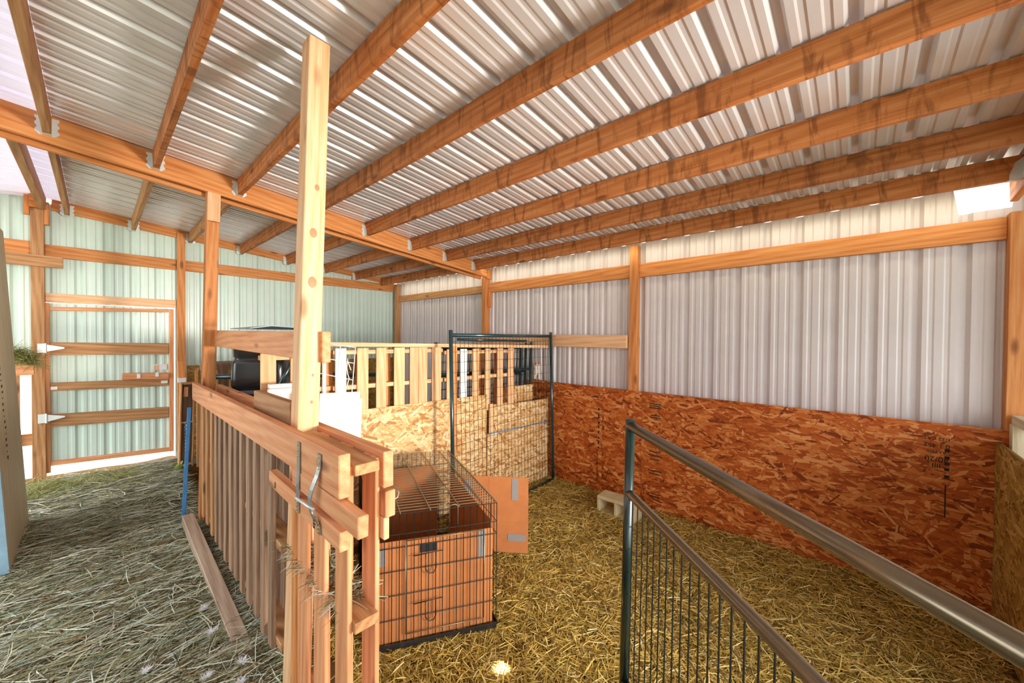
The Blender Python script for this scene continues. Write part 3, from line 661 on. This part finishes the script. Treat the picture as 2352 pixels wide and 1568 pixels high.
patch(c, P0, e1, .62, .50, .045, .17, nn, 'tape'); patch(c, P0, e1, .02, .50, .06, .10, nn, 'tape'); patch(c, P0, e1, .27, .525, .10, .05, nn, 'btape')
bx('fold', (0, 0, 0), (.001, .001, .001), 'card', c) if False else None
sheet('cardboard lining the left side of the wire crate', Ac+e1*.02+e2*.04+Zv*.03, e2, CL*.8, .64)
sheet('cardboard lining the right side of the wire crate', Bc-e1*.02+e2*.04+Zv*.03, e2, .96, .62)
sheet('cardboard at the back of the wire crate', Dc+e1*.03-e2*.06+Zv*.03, e1, .605, .64)
f0 = Vector((1.955, 2.31, .10)); f1 = Vector((2.275, 1.889, .10)); fdv = (f1-f0)
c = sheet('tall taped cardboard flap standing outside the wire crate', f0, fdv, fdv.length, .595, .006, None)
fu = fdv.normalized(); fnn = fu.cross(Zv)
if fnn.dot(Vector((-1, -1, 0))) < 0: fnn = -fnn
patch(c, f0, fu, .40, .50, .05, .17, fnn, 'tape'); patch(c, f0, fu, .37, .12, .14, .055, fnn, 'tape'); patch(c, f0, fu, .02, .46, .05, .2, fnn, 'tape')
for a in (.22,):
    p = f0+fu*a+Zv*.297+fnn*.004; board('fold_line', tuple(p-Zv*.29), tuple(p+Zv*.29), .003, .001, tuple(fu), 'card', c, 0)
for b in (.24, .45):
    p = f0+fu*.24+Zv*b+fnn*.004; board('fold_line', tuple(p), tuple(p+fu*.28), .003, .001, (0, 0, 1), 'card', c, 0)

# ------------------------------------------------------------------ concrete block
def block():
    bm = bmesh.new()
    def b(lo, hi):
        g = bmesh.ops.create_cube(bm, size=1); c = [(lo[i]+hi[i])/2 for i in range(3)]; d = [hi[i]-lo[i] for i in range(3)]
        bmesh.ops.scale(bm, vec=d, verts=g['verts']); bmesh.ops.translate(bm, vec=c, verts=g['verts'])
    b((0, 0, .155), (.40, .19, .19)); b((0, 0, 0), (.40, .19, .032))
    for x in (0, .184, .368): b((x, 0, .03), (x+.032, .19, .157))
    bmesh.ops.remove_doubles(bm, verts=bm.verts, dist=.0001)
    return bm
me = mesh_of(block(), 'concrete_block', M['block'])
# long side runs from the back-left to the front-right of the block; hollow faces look at the camera
bl = link('concrete_block', me, Matrix.Translation((3.455, 1.955, -.01)) @ Matrix.Rotation(math.atan2(-.36, .02), 4, 'Z'))
tag(bl, 'hollow concrete block lying on the straw beside the right wall', 'concrete block')
md = bl.modifiers.new('bevel', 'BEVEL'); md.width = .006; md.segments = 2

# ------------------------------------------------------------------ clutter behind the fence
def tub():
    bm = bmesh.new(); prof = [(0, .235), (.01, .25), (.60, .262), (.80, .266), (1.26, .262), (1.285, .258), (1.30, .244), (1.315, .242), (1.33, .252), (1.35, .258), (1.52, .252), (1.545, .246), (1.555, .234), (1.57, .232), (1.585, .242), (1.72, .246), (1.73, .26), (1.75, .262)]
    rings = []
    for z, h in prof:
        r = .075; ring = []
        for cx, cy, a0 in ((1, 1, 0), (-1, 1, 90), (-1, -1, 180), (1, -1, 270)):
            for k in range(7):
                a = math.radians(a0+k*15); ring.append(bm.verts.new((cx*(h-r)+r*math.cos(a), cy*(h-r)*.9+r*math.sin(a), z)))
        rings.append(ring)
    n = 28
    for a, b in zip(rings, rings[1:]):
        for k in range(n): bm.faces.new((a[k], a[(k+1) % n], b[(k+1) % n], b[k]))
    bm.faces.new(rings[0][::-1]); bm.faces.new(rings[-1]); return bm
t = thing('plastic_tub', 'large black stepped plastic tub standing behind the fence', 'tub', (1.0, 3.95, .05))
link('body', mesh_of(tub(), 'body', M['black'], True), Matrix.Translation((1.0, 3.86, .03)) @ Matrix.Rotation(-.55, 4, 'Z') @ Matrix.Diagonal((.80, .80, 1.0, 1)), t)
tag(tubes('brace_bar', [[(1.16, 3.45, 1.72), (.93, 3.45, 1.25)]], .016, 'green', None, 8), 'dark slanting bar in front of the black tub', 'bar')
bm = bmesh.new(); vs = [[bm.verts.new((x, y, z+dz)) for dz in (0, -.006)] for x, y, z in ((.0, 0, .008), (.12, -.02, .028), (.42, .02, .012), (.44, .55, .012), (.0, .55, .01))]
bm.faces.new([a[0] for a in vs]); bm.faces.new([a[1] for a in vs][::-1])
for i in range(5): j = (i+1) % 5; bm.faces.new((vs[i][0], vs[i][1], vs[j][1], vs[j][0]))
tag(link('metal_sheet', mesh_of(bm, 'metal_sheet', M['sheet']), Matrix.Translation((.69, 3.0, 1.836)) @ Matrix.Rotation(.0, 4, 'Z')), 'thin bent blue grey sheet lying across the upper fence rail', 'sheet')
# feeder box
tag(board('short_plank', (.619, 1.93, 1.385), (.619, 2.525, 1.383), .199, .038, (0, 0, 1), 'gray_fir'), 'short thick plank standing on the fence top left of the freestanding post', 'board')
t = thing('feeder_box', 'whitewashed feeder box of planks behind the fence and freestanding post', 'feeder box', (1.0, 3.0, .2))
board('top_ledge', (.80, 3.0, 1.442), (1.06, 3.0, 1.436), .028, .05, (0, 0, 1), 'white_wood', t)
board('front_plank', (.79, 2.985, 1.35), (1.06, 2.985, 1.345), .15, .03, (0, 0, 1), 'white_wood', t)
board('side_plank', (.80, 3.02, 1.33), (.80, 3.13, 1.33), .14, .03, (0, 0, 1), 'gray_fir', t)
board('side_plank', (1.05, 3.02, 1.33), (1.05, 3.13, 1.33), .14, .03, (0, 0, 1), 'white_wood', t)
for p in ((.81, 3.02), (1.04, 3.02), (.81, 3.12), (1.04, 3.12)): board('leg', (p[0], p[1], .05), (p[0], p[1], 1.27), .04, .04, (1, 0, 0), 'gray_fir', t)
tag(board('white_board', (.975, 2.60, 1.2), (1.245, 2.60, 1.185), .435, .012, (0, 0, 1), 'white_wood'), 'bright white plywood offcut right of the freestanding post, front one', 'board')
tag(board('white_board', (1.03, 2.62, 1.15), (1.275, 2.62, 1.14), .42, .012, (0, 0, 1), 'white_wood'), 'second white offcut peeking out right of the front white one', 'board')
tag(board('ledge_board', (.9, 2.66, .96), (1.29, 2.62, .95), .09, .03, (0, 1, 0), 'pine'), 'small shelf board carrying the white plywood offcuts', 'board')
# weathered pallet piece left of the tub and pallet box by the door
t = thing('wooden_pallet', 'old pallet seen between the fence post and the black tub', 'pallet', (1.0, 5.1, .2))
for x in (.80, .93, 1.08): board('slat', (x, 5.1, .2), (x, 5.1, 1.48), .10, .018, (1, 0, 0), 'weath', t)
for z in (.3, .85, 1.46): board('stringer', (.74, 5.145, z), (1.5, 5.145, z), .09, .036, (0, 0, 1), 'skid', t)
t = thing('pallet_box', 'narrow pallet box standing on end beside the metal door, chain hanging inside', 'pallet', (.76, 6.1, .2))
for x in (.675, .795): board('side', (x, 6.12, .17), (x+.02, 6.12, 1.20), .14, .016, (0, 1, 0), 'gray_fir', t)
for z in (.20, .72, 1.19): board('stringer', (.69, 6.12, z), (.80, 6.12, z), .13, .02, (0, 1, 0), 'gray_fir', t)
board('back', (.74, 6.18, .17), (.755, 6.18, 1.2), .11, .012, (1, 0, 0), 'weath', t)
board('block', (.735, 6.10, 1.03), (.74, 6.10, 1.15), .045, .06, (1, 0, 0), 'rail', t)
cz = []
ch = thing('chain', 'small steel chain hanging inside the pallet box by the door', 'chain', (.735, 6.05, .5))
bm = bmesh.new()
for k in range(18):
    z = .70-.02*k; a = (k % 2)*PI/2; pts = [(.012*math.cos(th)*math.cos(a), .012*math.cos(th)*math.sin(a), .2+z-.7+.015*math.sin(th)) for th in np.linspace(0, 2*PI, 9)]
    tubes_bm([pts], .003, 5, bm, False)
link('links', mesh_of(bm, 'links', M['chain']), Matrix.Translation((.735, 6.05, .5)), ch)
tag(board('board_end', (.83, 6.0, 1.27), (.93, 6.6, 1.28), .14, .036, (0, 0, 1), 'fir'), 'orange board end poking out beside the pallet box', 'board')
tag(board('leaning_plank', (.87, 5.95, .17), (.885, 6.05, 1.2), .10, .02, (1, 0, 0), 'gray_fir'), 'brown plank standing between pallet box and fence post', 'board')

# left: leaning plywood, shelf with hay
t = thing('plywood_sheet', 'weathered plywood sheet leaning along the left edge of the photo', 'wood panel', (-.42, 4.7, .19))
dz = Vector((-.115, 0, 2.38)).normalized()
p0 = Vector((-.40, 4.66, .19)); board('panel', tuple(p0), tuple(p0+dz*2.44), 1.04, .016, (0, 1, 0), 'ply', t, .001)
p0 = Vector((-.415, 4.128, .195)); board('painted_edge', tuple(p0), tuple(p0+dz*2.44), .014, .045, (0, 1, 0), 'bluegrey', t, .001)
for k in range(22):
    z = .92+.042*k; p = Vector((-.3895, 4.42+.012*math.sin(k*5.3), 0))+dz*(z-.19)+Vector((0, 0, .19)); h = (.028, .012, .02)[k % 3]
    board('stamp_mark', tuple(p), tuple(p+Vector((0, (.03, .02, .035)[k % 3], 0))), h*.7, .001, (0, 0, 1), 'ink', t, 0)
tag(bx('shelf_board', (-.95, 6.36, 1.36), (-.44, 6.40, 1.50), 'rail'), 'short board carrying a tuft of hay at far left', 'board')

def blades(name, N, sample, L, Wd, th, lift, pitch, bend, mat, seed, zf=floor_z, loc=(0, 0, 0)):
    r = np.random.default_rng(seed); x, y = sample(r, N); N = len(x)
    ln = r.uniform(*L, N); w = r.uniform(*Wd, N)/2; a = th(r, N); p = r.normal(0, pitch, N); bd = r.normal(0, bend, N); rl = r.uniform(-.8, .8, N)
    z = zf(x, y)+np.abs(r.normal(0, lift, N))+.002
    out = np.zeros((N, 8, 3)); ss = (-.5, -.17, .17, .5)
    for i, s in enumerate(ss):
        ang = a+bd*s*2; cx = x+ln*s*np.cos(a)-np.sin(a)*ln*bd*s*s; cy = y+ln*s*np.sin(a)+np.cos(a)*ln*bd*s*s
        cz = z+ln*s*np.sin(p)-ln*.25*np.abs(bd)*s*s
        ww = w*(1 if 0 < i < 3 else .55)
        for j, sg in enumerate((-1, 1)):
            out[:, i*2+j, 0] = cx-np.sin(ang)*ww*sg*np.cos(rl); out[:, i*2+j, 1] = cy+np.cos(ang)*ww*sg*np.cos(rl); out[:, i*2+j, 2] = cz+ww*sg*np.sin(rl)
    b = (np.arange(N)*8)[:, None, None]; q = np.array([(0, 2, 3, 1), (2, 4, 5, 3), (4, 6, 7, 5)])[None]
    out -= np.array(loc)
    return link(name, np_mesh(name, out, (b+q).reshape(-1, 4), M[mat]), Matrix.Translation(loc))
def straw_zone(r, n):
    y = -.62+3.6*r.random(n)**1.15; x = r.uniform(.86, 3.92, n)
    keep = ~((x < 1.2) & (y < .3)); return x[keep], y[keep]
tag(blades('straw_bedding', 125000, straw_zone, (.03, .13), (.0026, .0056), lambda r, n: r.uniform(0, 2*PI, n), .016, .17, .10, 'straw', 31), 'golden chopped straw covering the pen floor', 'straw', kind='stuff')
def hay_zone(r, n):
    y = 1.0+5.7*r.random(n)**1.2; x = r.uniform(-1.5, .62, n); return x, y
tag(blades('hay_bedding', 58000, hay_zone, (.06, .34), (.0026, .0056), lambda r, n: np.where(r.random(n) < .7, r.normal(.12, .5, n), r.uniform(0, PI, n)), .014, .09, .35, 'hay', 32), 'pale trampled hay covering the aisle floor', 'hay', kind='stuff')
def tuft(r, n):
    return r.normal(-.53, .05, n), r.normal(6.33, .04, n)
tag(blades('hay_tuft', 900, tuft, (.10, .30), (.002, .005), lambda r, n: r.normal(-.5, .8, n), .05, .45, .6, 'haygreen', 33, lambda x, y: 1.53+0*x-.9*np.clip(x+.52, 0, 1), (-.45, 6.35, 1.5)), 'tuft of greenish hay spilling over the board at far left', 'hay', kind='stuff')
def rim(r, n):
    x = np.concatenate([r.normal(-.45, .10, n//2), r.uniform(-.4, .3, n-n//2)]); y = np.concatenate([r.normal(6.2, .2, n//2), r.normal(6.1, .2, n-n//2)]); k = y < 6.55; return x[k], y[k]
tag(blades('green_hay', 2600, rim, (.08, .28), (.002, .004), lambda r, n: r.uniform(0, 2*PI, n), .03, .35, .5, 'haygreen', 34), 'greenish loose hay along the foot of the door', 'hay', kind='stuff')
def inpal(r, n): return r.uniform(.58, .66, n), r.uniform(1.3, 1.9, n)
tag(blades('loose_hay', 700, inpal, (.05, .2), (.002, .004), lambda r, n: r.uniform(0, 2*PI, n), .02, .3, .5, 'hay', 35, lambda x, y: .835+0*x), 'loose hay caught between the pallets of the fence', 'hay', kind='stuff')

# feathers
fl = [(.40, 2.50), (.46, 2.13), (.43, 2.02), (.33, 2.16), (.37, 1.93), (.15, 2.42), (.40, 2.72), (.45, 1.86)]
def tuftmesh(seed):
    r = random.Random(seed); bm = bmesh.new()
    for k in range(60):
        a = r.uniform(0, 2*PI); l = r.uniform(.01, .032); h = r.uniform(0, .018); w = .0012
        b = Vector((r.gauss(0, .006), r.gauss(0, .006), .002)); e = b+Vector((math.cos(a)*l, math.sin(a)*l, h)); s = Vector((-math.sin(a), math.cos(a), 0))*w
        bm.faces.new([bm.verts.new(q) for q in (b-s, b+s, e+s*.4, e-s*.4)])
    return mesh_of(bm, 'feather', M['feather'])
fm = [tuftmesh(i) for i in range(3)]
for i, (x, y) in enumerate(fl):
    o = link('feather', fm[i % 3], Matrix.Translation((x, y, float(floor_z(x, y))+.045)) @ Matrix.Rotation(i*1.3, 4, 'Z'))
    tag(o, 'fluffy white feather lying in the hay near the foot of the fence', 'feather', 'white feathers in the aisle hay')

bm = bmesh.new(); r = random.Random(5)
for k in range(22):
    a = r.uniform(0, 2*PI); l = r.uniform(.05, .13); h = r.uniform(.03, .12); b = Vector((r.gauss(0, .01), r.gauss(0, .01), 0)); d = Vector((math.cos(a), math.sin(a), 0)); sd = Vector((-d.y, d.x, 0))*.006
    m_ = b+d*l*.5+Vector((0, 0, h)); e_ = b+d*l+Vector((0, 0, h*.7))
    v_ = [bm.verts.new(q) for q in (b-sd*.4, b+sd*.4, m_+sd, m_-sd, e_)]
    bm.faces.new((v_[0], v_[1], v_[2], v_[3])); bm.faces.new((v_[3], v_[2], v_[4]))
tag(link('weed', mesh_of(bm, 'weed', plain('weed_leaf', rgb(140, 176, 84), .6)), Matrix.Translation((.66, 5.96, .15))), 'small green weed growing at the foot of the pallet box', 'plant')
# corner pallet behind the half wall
t = thing('wooden_pallet', 'yellowish pallet standing behind the weathered half wall at right edge', 'pallet', (3.6, -.76, 0))
for x in (3.88, 3.74, 3.5, 3.3): board('slat', (x, -.76 if x > 3.8 else -.80, .0), (x, -.76 if x > 3.8 else -.80, 1.27), .06, .016 if x < 3.8 else .08, (1, 0, 0), 'ply', t)
board('deck_board', (3.92, -.775, 1.295), (3.1, -.775, 1.30), .06, .09, (0, 0, 1), 'ply', t)
board('deck_board', (3.92, -.775, .4), (3.1, -.775, .4), .09, .016, (0, 0, 1), 'ply', t)

# ------------------------------------------------------------------ cat, seated on the board edge
def cat():
    t = thing('cat', 'white cat with brown patched head sitting behind the wire panel', 'cat', (3.955, 3.15, 1.222))
    vs = [((.065, 0, .062), .058), ((.032, 0, .11), .060), ((.005, 0, .155), .050), ((-.010, 0, .19), .038), ((-.028, 0, .235), .066), ((-.068, 0, .220), .034),
          ((-.028, .030, .10), .023), ((-.045, .032, .055), .019), ((-.055, .032, .014), .019), ((-.028, -.030, .10), .023), ((-.045, -.032, .055), .019), ((-.055, -.032, .014), .019),
          ((.12, .075, .022), .016), ((.08, .12, .018), .013), ((.02, .13, .014), .010)]
    es = [(0, 1), (1, 2), (2, 3), (3, 4), (4, 5), (2, 6), (6, 7), (7, 8), (2, 9), (9, 10), (10, 11), (0, 12), (12, 13), (13, 14)]
    me = bpy.data.meshes.new('body'); me.from_pydata([v for v, r in vs], es, []); me.materials.append(M['cat'])
    R = Matrix.Translation((3.955, 3.15, 1.222)) @ Matrix.Rotation(math.atan2(3.15, 3.955), 4, 'Z') @ Matrix.Scale(.86, 4)
    o = link('body', me, R, t)
    sk = o.modifiers.new('skin', 'SKIN'); sk.use_smooth_shade = True
    for d, (v, r) in zip(me.skin_vertices[0].data, vs): d.radius = (r*1.12, r*1.12)
    me.skin_vertices[0].data[0].use_root = True
    sb = o.modifiers.new('sub', 'SUBSURF'); sb.levels = 2; sb.render_levels = 2
    for s in (-1, 1):
        bm = bmesh.new(); bmesh.ops.create_uvsphere(bm, u_segments=10, v_segments=8, radius=.0055)
        link('eye', mesh_of(bm, 'eye', M['eye'], True), R @ Matrix.Translation((-.0775, s*.021, .246)) @ Matrix.Diagonal((.6, 1.3, .8, 1)), t)
        bm = bmesh.new(); a = [bm.verts.new(p) for p in ((-.036, s*.010, .274), (-.030, s*.050, .252), (-.026, s*.044, .306))]; bm.faces.new(a)
        g = bmesh.ops.extrude_face_region(bm, geom=bm.faces[:]); bmesh.ops.translate(bm, vec=(.003, 0, 0), verts=[q for q in g['geom'] if isinstance(q, bmesh.types.BMVert)])
        link('ear', mesh_of(bm, 'ear', M['earpink']), R, t)
    bm = bmesh.new(); bmesh.ops.create_uvsphere(bm, u_segments=8, v_segments=6, radius=.004)
    link('nose', mesh_of(bm, 'nose', M['earpink'], True), R @ Matrix.Translation((-.098, 0, .226)), t)
cat()
tag(bx('ledge_board', (3.895, 3.0, 1.203), (4.0, 3.30, 1.2215), 'fir'), 'small board ledge the cat sits on at the right wall', 'board')

# ------------------------------------------------------------------ light
w = bpy.data.worlds.new('World'); S.world = w; w.use_nodes = True
nt = w.node_tree; nt.nodes.clear()
bg = nt.nodes.new('ShaderNodeBackground'); ow = nt.nodes.new('ShaderNodeOutputWorld'); nt.links.new(bg.outputs[0], ow.inputs[0])
bg.inputs[0].default_value = (.93, .97, 1.0, 1); bg.inputs[1].default_value = 3.6
def light(name, kind, loc, energy, color, target=None, **kw):
    l = bpy.data.lights.new(name, kind); l.energy = energy; l.color = color
    for k, v in kw.items(): setattr(l, k, v)
    o = link(name, l, Matrix.Identity(4)); q = Matrix.Translation(loc)
    if target is not None:
        q = q @ (Vector(target)-Vector(loc)).to_track_quat('-Z', 'Y').to_matrix().to_4x4()
    o.matrix_local = q; return o
light('flash_fill_light', 'AREA', (2.0, -2.4, 1.7), 36, (1, .91, .82), (1.3, 3.0, 1.75), size=.5, spread=math.radians(70))  # added fill lamp behind the camera, standing in for a flash
light('floor_patch_spot_light', 'SPOT', (2.3, -.3, 2.9), 9000, (1, .96, .9), (1.475, 1.405, 0), spot_size=math.radians(1.35), spot_blend=.5, shadow_soft_size=.01)  # added spot lamp under the closed roof, imitating a sun patch on the floor

light('eave_fill_light', 'AREA', (3.80, 2.9, 2.80), 4.2, (1, .92, .64), (4.03, 2.9, 2.60), shape='RECTANGLE', size=7.2, size_y=.06, spread=math.radians(110))  # added strip lamp inside the eave; brightens the upper wall as assumed daylight
S.view_settings.view_transform = 'Standard'; S.view_settings.look = 'None'; S.view_settings.gamma = 1
S.view_settings.use_curve_mapping = False; S.view_settings.exposure = 0.72
S.cycles.max_bounces = 8; S.cycles.diffuse_bounces = 5; S.cycles.glossy_bounces = 4; S.cycles.caustics_reflective = False; S.cycles.caustics_refractive = False
S.cycles.sample_clamp_indirect = 6
